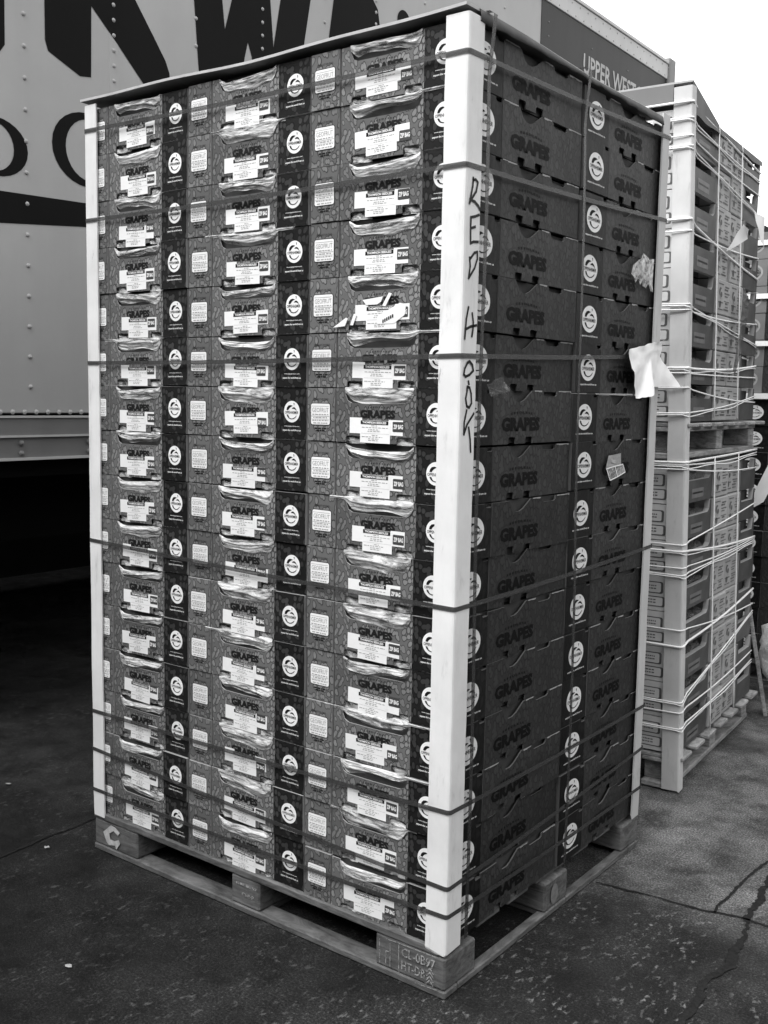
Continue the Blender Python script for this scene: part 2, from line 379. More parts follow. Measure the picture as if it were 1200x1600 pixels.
while y_ < 4.3:
    mesh_obj('panel_joint', jm, T, (0, y_, 0)); y_ += .85
# rivets, too small to pick apart
rv = B(); ax = (1, 0, 0)
zc = 1.30
y_ = -1.95; i_ = 0
while y_ < 4.4:
    dense = (i_ % 2 == 1); z_ = 1.30
    while z_ < 3.85:
        rv.dome((.0, y_, z_), .010, ax); z_ += .0585 if dense else .114
    y_ += .44 if dense else .41; i_ += 1
y_ = -1.9
while y_ < 4.44: rv.dome((0, y_, 1.204), .0105, ax); y_ += .0515
y_ = -1.62
while y_ < 4.4:
    for z_ in (1.046, 1.086): rv.dome((.006, y_, z_), 0.013, ax, 1)
    y_ += .31 if int(y_*10) % 2 else .31
y_ = 3.0
while y_ < 6.5:
    rv.dome((.012, y_, ZT-.12), .007, ax); rv.dome((.012, y_+.06, ZT-.05), .007, ax); y_ += .12
for y_ in (4.56, 5.2, 5.8, 6.35):
    z_ = 2.6
    while z_ < 3.85: rv.dome((.004, y_, z_), .007, ax, 1); z_ += .09
ro = mesh_obj('rivets', rv.mesh('rivets', [M['trailer'], M['rail']], True), T); ro['kind'] = 'stuff'
# lettering on the side (u = world y, v = z)
def letters(name, polys, mat, w=.0015, rings=()):
    f = Flat('R')
    for p in polys: f.poly(p, w, 0)
    for r_ in rings: f.ring(*r_)
    return mesh_obj(name, f.mesh(name, [mat]), T)
letters('letter', [[(.30, 3.6), (.535, 3.6), (.519, 2.536), (.50, 2.509), (.36, 2.50), (.30, 2.56)]], M['trail_ink'])
letters('letter_k', [[(.69, 3.6), (.69, 2.601), (.703, 2.563), (.846, 2.507), (.898, 2.515), (.903, 2.785), (1.03, 2.674), (1.159, 2.554), (1.20, 2.545), (1.301, 2.590), (1.299, 2.63), (1.277, 2.676), (1.215, 2.755), (1.12, 2.873), (.985, 3.07), (1.27, 3.6), (1.02, 3.6), (.905, 3.27), (.905, 3.6)]], M['trail_ink'])
letters('letter_w', [[(1.40, 3.6), (1.439, 2.969), (1.464, 2.695), (1.49, 2.5), (1.69, 2.5), (1.745, 2.811), (1.765, 2.883), (1.79, 2.828), (1.85, 2.5), (2.05, 2.5), (2.149, 2.982), (2.193, 3.196), (2.28, 3.6), (2.08, 3.6), (1.98, 3.132), (1.934, 2.906), (1.911, 3.111), (1.86, 3.6), (1.79, 3.6), (1.664, 3.037), (1.621, 2.899), (1.605, 3.019), (1.58, 3.6)]], M['trail_ink'])
letters('letter_a', [[(2.42, 3.6), (2.365, 3.248), (2.334, 3.068), (2.27, 2.5), (2.45, 2.5), (2.50, 2.8), (2.62, 2.8), (2.66, 2.5), (2.85, 2.5), (2.742, 3.239), (2.724, 3.308), (2.668, 3.36), (2.62, 3.6)]], M['trail_ink'])
letters('letter_dot', [], M['trail_ink'], rings=[(2.956, 3.31, .06, .062, 0, .001, .001, .0015, 0)])
letters('letter_o', [], M['trail_ink'], rings=[(.475, 2.17, .132, .105, -.012, .085, .088, .0015, 0)])
letters('letter_c', [], M['trail_ink'], rings=[(.875, 2.232, .162, .142, .012, .112, .118, .0015, 0)])
letters('stripe', [[(-2.5, 1.90), (.484, 1.898), (.87, 1.936), (4.455, 1.97), (4.455, 2.03), (.871, 2.028), (.487, 2.014), (-2.5, 2.02)]], M['trail_ink'])
f = Flat('R'); f.text('UPPER WESTC', 5.07, 3.575, 6.06, 3.71, .0062, 0, .02)
mesh_obj('faded_lettering', f.mesh('faded_lettering', [M['trail_txt']]), T)

dw = B().box(-5.5, -30, 0, -5.2, 30, 4.6).mesh('light_blocker_wall', [M['concrete']])  # added wall that keeps light out from under the trailer
tag(mesh_obj('light_blocker_wall', dw), 'added dark wall blocking light beyond the trailer underside', 'wall')

def blocker_building(lab, x0, y0, x1, y1, h_, axis):  # unseen buildings, added only to cut light from the low sky
    t = thing('blocker_building', lab, 'building', (0, 0, 0))
    mesh_obj('wall', B().box(x0, y0, 0, x1, y1, h_).mesh('wall', [M['shed']]), t)
    mesh_obj('roof', B().box(x0-.3, y0-.3, h_+.002, x1+.3, y1+.3, h_+.25).mesh('roof', [M['rail']]), t)
    for k_ in range(5):
        if axis == 'y': a = x0+2+k_*(x1-x0-6)/4; bx_ = (a, y1+.003, .02, a+3, y1+.06, 3.4)
        else: a = y0+2+k_*(y1-y0-6)/4; bx_ = (x0-.06, a, .02, x0-.003, a+3, 3.4)
        mesh_obj('blocker_door', B().box(*bx_).mesh('blocker_door', [M['concrete']]), t)
blocker_building('unseen grey building added behind the camera to block low sky light', -16, -24, 9, -7.5, 5.5, 'y')
blocker_building('unseen grey building added off to the right to block low sky light', 11, -8, 26, 26, 3.9, 'x')

# ------------------------------------------------------------------ main grape pallet: wood
PW, PD, DECK = 1.187, .997, .112
Q = .007
P = thing('wooden_pallet', 'painted block pallet with CL-0B97 stencil under the tall grape stack', 'pallet', (0, 0, 0))
def wpart(nm, a, mat='wood', bev=.003, par=None): return mesh_obj(nm, B().box(*a).mesh(nm, [M[mat]], bevel=bev), par or P)
xs = ((-PW, -1.0), (-.642, -.541), (-.184, Q)); ys = ((-Q, .12), (.435, .56), (.885, PD))
blocks = {}
for i, (a, b) in enumerate(xs):
    for j, (c, d) in enumerate(ys):
        blocks[i, j] = wpart('block', (a+.002, c+.002, .0185, b-.002, d-.002, .0915), 'wood', .004)
for (c, d) in ((-Q, .045), (.445, .55), (.93, PD)): wpart('bottom_board', (-PW, c, .001, Q, d, .018), 'wood')
for (a, b) in ((-PW, -1.09), (-.64, -.545), (-.018, Q)): wpart('bottom_board', (a+.001, .0455, .0012, b, .4445, .0178), 'woody'); wpart('bottom_board', (a+.001, .5505, .0012, b, .9295, .0178), 'woody')
for i, (c, d) in enumerate(((-Q, .115), (.15, .25), (.285, .385), (.42, .575), (.61, .71), (.745, .845), (.88, PD))): wpart('deck_board', (-PW, c, .0925, -.012, d, DECK), 'wood')
# stencilled marks
f = Flat('F'); w_ = .0012
f.text('CL-0B97', -.107, .062, -.018, .0835, w_, 0, .01); f.text('HT-DB', -.107, .032, -.044, .053, w_, 0, .01)
for a in ([(-.15, .088), (-.011, .092)], [(-.115, .086), (-.114, .020)], [(-.069, .014), (-.013, .018)], [(-.168, .082), (-.167, .025)], [(-.139, .080), (-.138, .027)], [(-.150, .06), (-.150, .03)], [(-.15, .06), (-.143, .06)]): f.stroke(a, .0016, w_, 0)
for k_ in range(4): f.stroke([(-.04, .024+.009*k_), (-.031, .034+.009*k_), (-.022, .024+.009*k_)], .003, w_, 0)
mesh_obj('stencil_mark', f.mesh('stencil_mark', [M['stencil']]), blocks[2, 0], (0, -Q, 0))
f = Flat('F'); f.text('CHEP', -.60, .045, -.558, .055, w_, 0, .01); f.dashes(-.62, -.55, .072, .006, w_, 0, random.Random(3))
mesh_obj('stencil_mark', f.mesh('stencil_mark', [M['stencil']]), blocks[1, 0], (0, -Q, 0))
f = Flat('F'); f.poly([(-1.11, .088), (-1.144, .060), (-1.13, .035), (-1.12, .028), (-1.092, .034), (-1.088, .023), (-1.071, .045), (-1.077, .054), (-1.095, .046), (-1.114, .046), (-1.118, .062), (-1.099, .074), (-1.08, .066), (-1.072, .076), (-1.091, .086)], w_, 0)
mesh_obj('paint_mark', f.mesh('paint_mark', [plain('worn_white_paint', .42, .8, .2, .35, 50, 0)]), blocks[0, 0], (0, -Q, 0))
f = Flat('R'); f.ell(.483, .053, .019, .026, w_, 0)
mesh_obj('paint_mark', f.mesh('paint_mark', [plain('worn_oval_paint', .16, .8, .2, .35, 50, 0)]), blocks[2, 1], (Q, 0, 0))

# ------------------------------------------------------------------ grape cartons
H = .1191; HP = H-.0022
def arch(u0, u1, h_, n=4):
    """open-bottom rounded notch, left to right"""
    r = min(.006, (u1-u0)/2-.0005); pts = [(u0, 0)]
    for i in range(n+1): a = math.pi-math.pi/2*i/n; pts.append((u0+r+r*math.cos(a), h_-r+r*math.sin(a)))
    for i in range(n+1): a = math.pi/2-math.pi/2*i/n; pts.append((u1-r+r*math.cos(a), h_-r+r*math.sin(a)))
    pts.append((u1, 0)); return pts
body_f = B().box(.003, .014, .0012, .397, .494, HP).mesh('carton_body', [M['body']])
body_c = B().box(.003, .014, .0012, .386, .494, HP).mesh('carton_body', [M['body']])
body_r = B().box(.003, .006, .0012, .386, .494, HP).mesh('carton_body', [M['body']])
end_me = plate('end_panel', [(.001, .0005), (.0792, .0005), (.0792, HP), (.001, HP)], -.013, .0015, 'F', [M['geo'], M['edge']])
sc = [(.2945, HP), (.2935, HP-.016), (.288, HP-.026), (.276, HP-.0315), (.20, HP-.0325), (.127, HP-.032), (.1145, HP-.026), (.109, HP-.014), (.1075, HP)]
fruit_me = plate('fruit_panel', [(.0835, 0)]+arch(.110, .160, .0140)+arch(.2475, .2925, .0148)+[(.2985, 0), (.2985, HP)]+sc+[(.0835, HP)], -.003, 0, 'F', [M['front'], M['edge']])
brand_me = plate('brand_panel', [(.2988, .0003), (.3945, .0003), (.3945, HP), (.2988, HP)], -.0125, .0008, 'F', [M['brand'], M['edge']])
def emblem(f, cu, cv, ru, rv, w, wm, im):
    f.ell(cu, cv, ru, rv, w, wm)
    q = lambda L: [(cu+a*ru, cv+b*rv) for a, b in L]; w2 = w+.0004
    f.poly(q([(-.67, .14), (-.6, .38), (-.42, .56), (-.18, .61), (0, .58), (.13, .53), (-.1, .45), (-.25, .36), (-.38, .22), (-.43, .13)]), w2, im)
    f.poly(q([(0, .25), (.12, .38), (.28, .43), (.45, .35), (.58, .2), (.62, .09), (.45, .2), (.3, .26), (.15, .27)]), w2, im)
    f.poly(q([(-.65, -.28), (-.55, -.48), (-.35, -.64), (-.05, -.72), (.25, -.68), (.47, -.55), (.63, -.35), (.55, -.37), (.38, -.52), (.15, -.62), (-.05, -.64), (-.28, -.56), (-.4, -.4), (-.45, -.28)]), w2, im)
    f.poly(q([(.2, .8), (.32, .82), (.33, .66), (.24, .56), (.27, .68)]), w2, im)
    f.text('OPPENHEIMER', cu-.86*ru, cv-.21*rv, cu+.82*ru, cv+.06*rv, w2, im, .012)
f = Flat('F'); emblem(f, .350, .0638, .0245, .0245, .0014, 0, 1)
f.text('www.oppyproduce.com', .3265, .0288, .3735, .0322, .0014, 0, .01); f.text('expect the world from us', .322, .0185, .3775, .0238, .0014, 0, .022)
emblem_me = f.mesh('brand_emblem', [M['white'], M['ink']])
rnd = random.Random(11)
f = Flat('F'); f.rrect(.0105, .0345, .0685, .084, .005, .0021, 1); f.rrect(.012, .036, .067, .0825, .004, .0025, 0)
f.text('GEOFRUT', .0155, .0635, .0635, .0735, .0029, 2, .0); f.rect(.014, .0765, .064, .0772, .0029, 2)
for i, v in enumerate((.0575, .0505, .0445, .0385)): f.dashes(.016+.003*(i % 2), .063-.003*(i % 2), v, .0022, .0029, 2, rnd)
f.rect(.013, .0545, .066, .0551, .0029, 1); f.rect(.013, .0480, .066, .0485, .0029, 2)
f.text('PRODUCT OF CHILE', .018, .0905, .0615, .0945, .0021, 1); f.dashes(.022, .058, .0262, .003, .0021, 1, rnd); f.dashes(.027, .052, .0215, .003, .0021, 1, rnd)
geo_me = f.mesh('address_label', [M['white'], M['ink'], M['greyink']])
f = Flat('F'); f.text('GRAPES', .151, .0530, .246, .0712, .0006, 0, .06); f.text('S E E D L E S S', .172, .0735, .226, .0768, .0006, 0, .03, .0018)
title_me = f.mesh('title_print', [M['title']])
def sticker(du, seed):
    rnd = random.Random(seed); f = Flat('F'); f.rect(.1257, .0205, .160, .0545, .0008, 0); f.rect(.232, .0193, .2695, .052, .0009, 0)
    f.rect(.1555, .0012, .2365, .0495, .0013, 0); f.rect(.157, .0408, .2315, .0490, .0017, 1)
    f.text('THOMPSON SEEDLESS', .162, .0425, .2265, .0475, .0021, 0, .03)
    for v, a, b in ((.0375, .186, .201), (.0335, .160, .230), (.0290, .178, .208), (.0255, .176, .212), (.0170, .188, .203), (.0135, .160, .216), (.0095, .178, .206), (.006, .178, .204)): f.dashes(a, b, v, .0015, .0017, 2, rnd)
    f.rect(.158, .0212, .234, .0216, .0017, 2)
    return f.mesh('product_sticker', [M['white'], M['ink'], M['greyink']])
stick_me = [sticker(0, s) for s in range(3)]
f = Flat('F'); f.rrect(.2388, .0262, .2685, .0475, .002, .0013, 0); f.text('ZIP BAG', .2412, .0322, .2663, .0418, .0017, 1, .035)
zip_me = f.mesh('size_badge', [M['zip'], M['white']])
# right-hand (long side) panels, relative to side plane
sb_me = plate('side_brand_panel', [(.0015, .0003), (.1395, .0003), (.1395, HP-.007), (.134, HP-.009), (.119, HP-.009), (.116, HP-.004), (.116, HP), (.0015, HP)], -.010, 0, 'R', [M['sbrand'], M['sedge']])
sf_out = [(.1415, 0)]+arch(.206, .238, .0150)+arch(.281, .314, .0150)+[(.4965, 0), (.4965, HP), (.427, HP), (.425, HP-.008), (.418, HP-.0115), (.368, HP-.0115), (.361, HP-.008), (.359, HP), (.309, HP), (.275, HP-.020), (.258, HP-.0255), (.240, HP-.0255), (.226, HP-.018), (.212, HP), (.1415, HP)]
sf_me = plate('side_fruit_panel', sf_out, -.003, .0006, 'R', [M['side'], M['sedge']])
f = Flat('R'); emblem(f, .0692, .0605, .0415, .0320, .0008, 0, 1); f.text('expect the world from us', .024, .0165, .118, .0225, .0008, 0, .022)
semb_me = f.mesh('brand_emblem', [M['swhite'], M['sink']])
f = Flat('R'); f.text('GRAPES', .176, .0275, .345, .0585, .0013, 0, .06); f.text('S E E D L E S S', .215, .0635, .310, .0685, .0013, 0, .03, .003)
stit_me = f.mesh('title_print', [M['sink']])

def torn(seed):
    rnd = random.Random(seed); f = Flat('R')
    for a, b in ((.146, .205), (.317, .352), (.432, .494)):
        if rnd.random() < .25: continue
        u = a
        while u < b:
            L = rnd.uniform(.008, .022); hgt = rnd.uniform(.0008, .0026)
            f.poly([(u, HP-hgt), (min(u+L, b), HP-hgt*rnd.uniform(.5, 1.2)), (min(u+L, b), HP+.0012), (u, HP+.0012)], .0012, 0); u += L
    return f.mesh('torn_edge', [M['edge']])
torn_me = [torn(i) for i in range(5)]
def film_mesh(seed, tl=0., tr=0., fill=1., lift=0.):
    """thin stretched plastic liner with sharp long creases"""
    rnd = random.Random(seed); nu, nv = 34, 14; v = []; fc = []
    ph = [rnd.uniform(0, 6.28) for _ in range(8)]; tilt = rnd.uniform(-.012, .012); fold = rnd.uniform(1.2, 2.2)
    t0 = HP+.0035-(1-fill)*rnd.uniform(.008, .019); b0 = HP-rnd.uniform(.020, .035)
    for i in range(nu+1):
        s = i/nu; U = .1095-tl+(.184+tl+tr)*s
        ins = max(0., min(1., min((U-.100)/.03, (.303-U)/.03))); ins = ins*ins*(3-2*ins)
        top = t0-.006*(.5+.5*math.sin(4.1*s+ph[0]))*(1.2-fill)+lift
        low = b0+tilt*(s-.5)+.005*math.sin(5*s+ph[1])+.0022*math.sin(13*s+ph[7])
        mid = HP-.001
        top = top*ins+(mid+.003)*(1-ins); low = min(top-.004, low)*ins+(mid-.0025)*(1-ins)
        for j in range(nv+1):
            t = j/nv; z = top+(low-top)*t
            r1 = abs(math.sin(3.1416*fold*(t+.35*(s-.5)*math.sin(ph[2])+.10*math.sin(4*s+ph[3]))+ph[4]))
            r2_ = abs(math.sin(3.1416*(2.7*t-1.1*s*math.cos(ph[5]))*1.6+ph[6]))
            y = .0045-.0075*math.sin(math.pi*min(1., t*.95+.04))*ins-(.0042*(1-r1)**2+.0022*(1-r2_)**2)*ins
            y = y*ins-(1-ins)*(.0035+.001*math.sin(5*t))
            if t > .93: y = min(y, .004)
            v.append((U, y, z))
    for i in range(nu):
        for j in range(nv):
            a = i*(nv+1)+j; fc.append((a, a+1, a+nv+2, a+nv+1))
    for u0, u1 in ((.106, .164), (.244, .297)):           # liner showing through the hand holes
        n0 = len(v)
        for i in range(9):
            for j in range(4):
                v.append((u0+(u1-u0)*i/8, .0068-.003*math.sin(i*1.1+ph[5]+j)-.0015*math.sin(i*2.3+ph[6]), -.003+.0065*j))
        for i in range(8):
            for j in range(3):
                a = n0+i*4+j; fc.append((a, a+4, a+5, a+1))
    return mk('liner_bag', v, fc, [M['film']], None, True)
films = [film_mesh(100+i, 0, 0, (.1, .9, .3, 1., .6, .0, .8, .4)[i]) for i in range(8)]
film_long = [film_mesh(201, .05, .06, 1., .0), film_mesh(202, .045, 0, 1.05), film_mesh(203, 0, .07, .9), film_mesh(204, .03, .03, 1.15, .006)]
long_map = {('m', 4): 0, ('r', 9): 1, ('r', 13): 0, ('r', 15): 3, ('m', 2): 3, ('r', 2): 2, ('r', 14): 2, ('m', 12): 1, ('l', 6): 1, ('r', 6): 2}
ORD = ['top', 'second', 'third', 'fourth', 'fifth', 'sixth', 'seventh', 'eighth', 'ninth', 'tenth', 'eleventh', 'twelfth', 'thirteenth', 'fourteenth', 'fifteenth', 'bottom']
def layer(i): return 'top layer' if i == 1 else ('bottom layer' if i == 16 else ORD[i-1]+' layer from the top')
rj = random.Random(5)
colx = {'l': (-1.178, .380/.4), 'm': (-.7965, .3955/.4), 'r': (-.400, 1.)}
desc = {'l': 'stickered grape carton in the left front column', 'm': 'stickered grape carton in the middle front column', 'r': 'grape carton at the near corner behind the white post', 's': 'dark grape carton in the rear shaded column'}
for i in range(1, 17):
    z = DECK+(16-i)*H
    for c in 'lmrs':
        if c == 's': loc = (-.400+rj.uniform(-.003, .002), .5045, z); sx, sy = 1., .975
        else: loc = (colx[c][0]+rj.uniform(-.0015, .0015), rj.uniform(-.002, .0045), z); sx, sy = colx[c][1], 1.
        if c == 'r': loc = (loc[0]+rj.uniform(-.004, .0005), loc[1], z)
        t = thing('grape_carton', '%s, %s' % (desc[c], layer(i)), 'carton', loc, (rj.uniform(-.004, .004), rj.uniform(-.0045, .0045), rj.uniform(-.0055, .0055)), 'cartons on the grape pallet', (sx, sy, 1))
        mesh_obj('carton_body', {'r': body_c, 's': body_r}.get(c, body_f), t)
        if c != 's':
            ep = mesh_obj('end_panel', end_me, t, (0, rj.uniform(-.0015, .001), 0)); mesh_obj('address_label', geo_me, ep)
            fp = mesh_obj('fruit_panel', fruit_me, t, (0, rj.uniform(-.001, .001), 0)); mesh_obj('title_print', title_me, fp)
            st = mesh_obj('product_sticker', stick_me[rj.randrange(3)], fp, (rj.uniform(-.006, .006), 0, rj.uniform(-.003, .004)), (0, rj.uniform(-.03, .03), 0))
            mesh_obj('size_badge', zip_me, fp, (rj.uniform(-.002, .002), 0, rj.uniform(-.001, .001)))
            bp = mesh_obj('brand_panel', brand_me, t, (0, rj.uniform(-.001, .0015), 0)); mesh_obj('brand_emblem', emblem_me, bp)
            lm = long_map.get((c, i)); mesh_obj('liner_bag', film_long[lm] if lm is not None else films[rj.randrange(8)], t)
        if c in 'rs':
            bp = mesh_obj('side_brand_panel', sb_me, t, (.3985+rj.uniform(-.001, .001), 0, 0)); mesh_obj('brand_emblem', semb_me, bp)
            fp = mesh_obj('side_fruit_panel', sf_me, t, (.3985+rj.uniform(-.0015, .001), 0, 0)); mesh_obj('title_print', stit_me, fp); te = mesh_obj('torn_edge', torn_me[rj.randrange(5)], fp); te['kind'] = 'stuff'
        if (c, i) == ('r', 5):
            f = Flat('F')
            f.poly([(.072, .010), (.105, .012), (.113, .028), (.108, .030)], .006, 0); f.poly([(.118, .014), (.126, .013), (.136, .036), (.128, .038)], .004, 0)
            f.poly([(.150, .066), (.205, .071), (.200, .060), (.19, .055), (.160, .055)], .0026, 0); f.poly([(.205, .052), (.222, .078), (.230, .076), (.214, .05)], .005, 0)
            f.poly([(.19, .014), (.235, .014), (.262, .03), (.266, .052), (.25, .056), (.19, .03)], .0028, 0)
            for k_ in range(6): f.rect(.205+.005*k_, .016+.002*k_, .2085+.005*k_, .023+.002*k_, .0034, 1)
            mesh_obj('torn_sticker', f.mesh('torn_sticker', [M['white'], M['ink']]), t)

# slip sheet on top
def cap_mesh(x0, y0, x1, y1, z, th, lip, seed, amp=.004):
    rnd = random.Random(seed); nx, ny = 24, 20; v = []; fc = []; mi = []
    def hz(a, b): return z+amp*math.sin(a*5+1)*math.cos(b*4)+.5*amp*math.sin(a*13+b*9)
    for lay in (0, 1):
        for i in range(nx+1):
            for j in range(ny+1):
                a = x0+(x1-x0)*i/nx; b = y0+(y1-y0)*j/ny; v.append((a, b, hz(a, b)+lay*th))
    n = (nx+1)*(ny+1)
    for i in range(nx):
        for j in range(ny):
            a = i*(ny+1)+j; fc.append((a, a+1, a+ny+2, a+ny+1)); mi.append(0); fc.append((n+a, n+a+ny+1, n+a+ny+2, n+a+1)); mi.append(0)
    for i in range(nx):
        for j in (0, ny):
            a = i*(ny+1)+j; q = (a, a+ny+1, n+a+ny+1, n+a); fc.append(q if j == 0 else q[::-1]); mi.append(1)
    for j in range(ny):
        for i in (0, nx):
            a = i*(ny+1)+j; q = (a, a+1, n+a+1, n+a); fc.append(q[::-1] if i == 0 else q); mi.append(1)
    return v, fc, mi
v, fc, mi = cap_mesh(-1.192, -.016, .006, .942, 2.0325, .006, 0, 1)
C = thing('slip_sheet', 'grey board sheet covering the top of the grape carton stack', 'board', (0, 0, 0))
mesh_obj('sheet', mk('sheet', v, fc, [M['capm'], M['capedge']], mi, False), C)
# bent-down flap along the right edge
v = []; fc = []; rn = random.Random(9); nn = 30
for i in range(nn+1):
    y = .03+.908*i/nn; a = y*9
    o_ = .003+.003*math.sin(a)+rn.uniform(-.0006, .0006); d_ = .012+.007*math.sin(a*.8+1)+rn.uniform(-.002, .002)
    zt = 2.0325+.004*math.sin(.006*5+1)*math.cos(y*4)+.002*math.sin(.078+y*9)
    v += [(.0045, y, zt+.0064), (.0068+o_*.5, y, zt+.003), (.008+o_, y, zt-d_), (.006+o_*.8, y, zt-d_-.001)]
    if i:
        n = 4*i
        for k_ in range(3): fc.append((n-4+k_, n-3+k_, n+1+k_, n+k_))
mesh_obj('bent_flap', mk('bent_flap', v, fc, [M['flap']], None, True), C)

# white corner posts
def post(name, label, cx, cy, sx, sy, z0, z1, wx, wy, th, mat, seed, lean=(0, 0), torn=.0, parent=None):
    """L-profile; outer corner at (cx,cy), legs extend sx*wx in x and sy*wy in y"""
    rnd = random.Random(seed); r = .006
    prof = [(sx*wx, 0), (sx*r, 0), (sx*r*.3, sy*r*.3), (0, sy*r), (0, sy*wy), (sx*th, sy*wy), (sx*th, sy*th), (sx*wx, sy*th)]
    ns = 26; v = []; fc = []; L = len(prof)
    for k_ in range(ns+1):
        t = k_/ns; z = z0+(z1-z0)*t; dx = lean[0]*t+rnd.uniform(-.0006, .0006); dy = lean[1]*t+rnd.uniform(-.0006, .0006)
        for i, (a, b) in enumerate(prof): v.append((a+dx, b+dy, z+(rnd.uniform(-torn, torn) if k_ == 0 else 0)))
    for k_ in range(ns):
        for i in range(L):
            a = k_*L+i; b = k_*L+(i+1) % L; q = (a, b, b+L, a+L); fc.append(q)
    fc.append(tuple(range(L))); fc.append(tuple(reversed(range(ns*L, ns*L+L))))
    me = mk(name, v, fc, [mat]); bm = bmesh.new(); bm.from_mesh(me); bmesh.ops.recalc_face_normals(bm, faces=bm.faces[:]); bm.to_mesh(me); bm.free()
    return tag(mesh_obj(name, me, None, (cx, cy, 0)), label, 'edge protector', 'white edge protectors of the grape stack')
O = .0095
np_ = thing('corner_post', 'tall white edge protector at the near corner with RED written on it', 'edge protector', (0, 0, 0), group='white edge protectors of the grape stack')
tmp = post('edge_board', 'x', O, -O, -1, 1, .104, 2.026, .054, .056, .0045, M['post'], 1, torn=.008)
for kk in ('label', 'category', 'group'): del tmp[kk]
tmp.parent = np_
post('corner_post', 'narrow white edge protector on the left front corner of the grape stack', -1.187, -O, 1, 1, .112, 2.026, .050, .05, .0045, M['post'], 2, torn=.012)
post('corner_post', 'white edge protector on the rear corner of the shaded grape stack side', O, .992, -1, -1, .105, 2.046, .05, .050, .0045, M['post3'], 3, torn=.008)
S = {'R1': [(0.015, 1.717), (0.014, 1.702), (0.004, 1.666)], 'R2': [(0.016, 1.713), (0.024, 1.715), (0.032, 1.711), (0.027, 1.693), (0.012, 1.677), (0.005, 1.674), (0.023, 1.672), (0.036, 1.666), (0.043, 1.659)], 'E1': [(0.04, 1.649), (0.026, 1.644), (0.01, 1.64), (0.01, 1.618), (0.011, 1.59), (0.022, 1.594), (0.039, 1.596)], 'E2': [(0.011, 1.619), (0.027, 1.624)], 'D1': [(0.009, 1.562), (0.012, 1.545), (0.007, 1.521)], 'D2': [(0.013, 1.561), (0.026, 1.573), (0.037, 1.576), (0.038, 1.563), (0.028, 1.543), (0.007, 1.521)], 'H1': [(0.01, 1.465), (0.003, 1.441), (-0.001, 1.402)], 'H2': [(0.024, 1.454), (0.029, 1.436), (0.028, 1.42), (0.025, 1.408)], 'H3': [(0.0, 1.42), (0.019, 1.427), (0.041, 1.431)], 'O1': [(0.012, 1.355), (0.002, 1.343), (-0.001, 1.331), (0.006, 1.327), (0.02, 1.331), (0.034, 1.34), (0.03, 1.351), (0.019, 1.358), (0.01, 1.354)], 'dot': [(0.017, 1.318), (0.019, 1.312)], 'O2': [(0.013, 1.299), (0.008, 1.283), (0.013, 1.268), (0.022, 1.265), (0.03, 1.274), (0.028, 1.293), (0.022, 1.305), (0.013, 1.307), (.012, 1.298)], 'K1': [(0.013, 1.26), (0.005, 1.235), (0.005, 1.211), (0.016, 1.231), (0.04, 1.253)], 'K2': [(0.022, 1.225), (0.029, 1.2), (0.032, 1.175)]}
O = .0096
for keys in (('R1', 'R2'), ('E1', 'E2'), ('D1', 'D2'), ('H1', 'H2', 'H3'), ('O1',), ('dot',), ('O2',), ('K1', 'K2')):
    f = Flat('R')
    for s_ in keys: f.stroke([(a+.002, b) for a, b in S[s_]], .0055, .0010, 0)
    mesh_obj('marker_letter', f.mesh('marker_letter', [M['ink']]), np_, (O, 0, 0))

# straps
def ribbon(path, nrm, wdir, wd, th):
    v = []; fc = []; n = len(path)
    for p_, q in zip(path, nrm):
        p_ = Vector(p_); q = Vector(q); wv = Vector(wdir)*wd/2
        v += [tuple(p_-wv), tuple(p_+wv), tuple(p_+wv+q*th), tuple(p_-wv+q*th)]
    for i in range(n-1):
        a = 4*i; b = a+4
        for k_ in range(4): fc.append((a+k_, b+k_, b+(k_+1) % 4, a+(k_+1) % 4))
    return v, fc
zn = [1.952, 1.739, 1.368, .853, .42, .252, .19]; zl = [1.962, 1.733, 1.361, .882, .403, .294, .177]; zr = [1.99, 1.774, 1.411, .882, .422, .297, .181]
names = ['topmost dark strap around the grape stack just below the slip sheet', 'second dark strap from the top around the grape stack', 'third dark strap from the top crossing the post below the RED writing', 'dark strap around the grape stack below its middle', 'third lowest dark strap around the grape stack', 'second lowest dark strap around the grape stack', 'lowest dark strap around the grape stack above the pallet']
for k_ in range(7):
    e = O+.0012; r = .008; xl, yb = -1.186, .992
    cs = [((e, -e), zn[k_], 270), ((e, yb+.007), zr[k_], 0), ((xl-.001, yb+.007), (zr[k_]+zl[k_])/2, 90), ((xl-.001, -e), zl[k_], 180)]
    path = []; nr = []
    for (cx, cy), z_, a0 in cs:
        ccx = cx-r if a0 in (270, 0) else cx+r; ccy = cy+r if a0 in (270, 180) else cy-r
        for t in range(5):
            a = R(a0+90*t/4); path.append((ccx+r*math.cos(a), ccy+r*math.sin(a), z_)); nr.append((math.cos(a), math.sin(a), 0))
    path.append(path[0]); nr.append(nr[0])
    P2 = []; N2 = []
    for i in range(len(path)-1):
        a, b = Vector(path[i]), Vector(path[i+1]); st = 14 if (b-a).length > .3 else 1
        for t in range(st):
            q = a.lerp(b, t/st); s_ = math.sin(math.pi*t/st); q.z -= .004*s_
            P2.append(tuple(q)); N2.append(tuple(Vector(nr[i]).lerp(Vector(nr[i+1]), t/st)))
    P2.append(path[-1]); N2.append(nr[-1])
    v, fc = ribbon(P2, N2, (0, 0, 1), .0100, .0009)
    tag(mesh_obj('strap', mk('strap', v, fc, [M['strap']], None, False)), names[k_], 'strap', 'plastic straps around the grape stack')
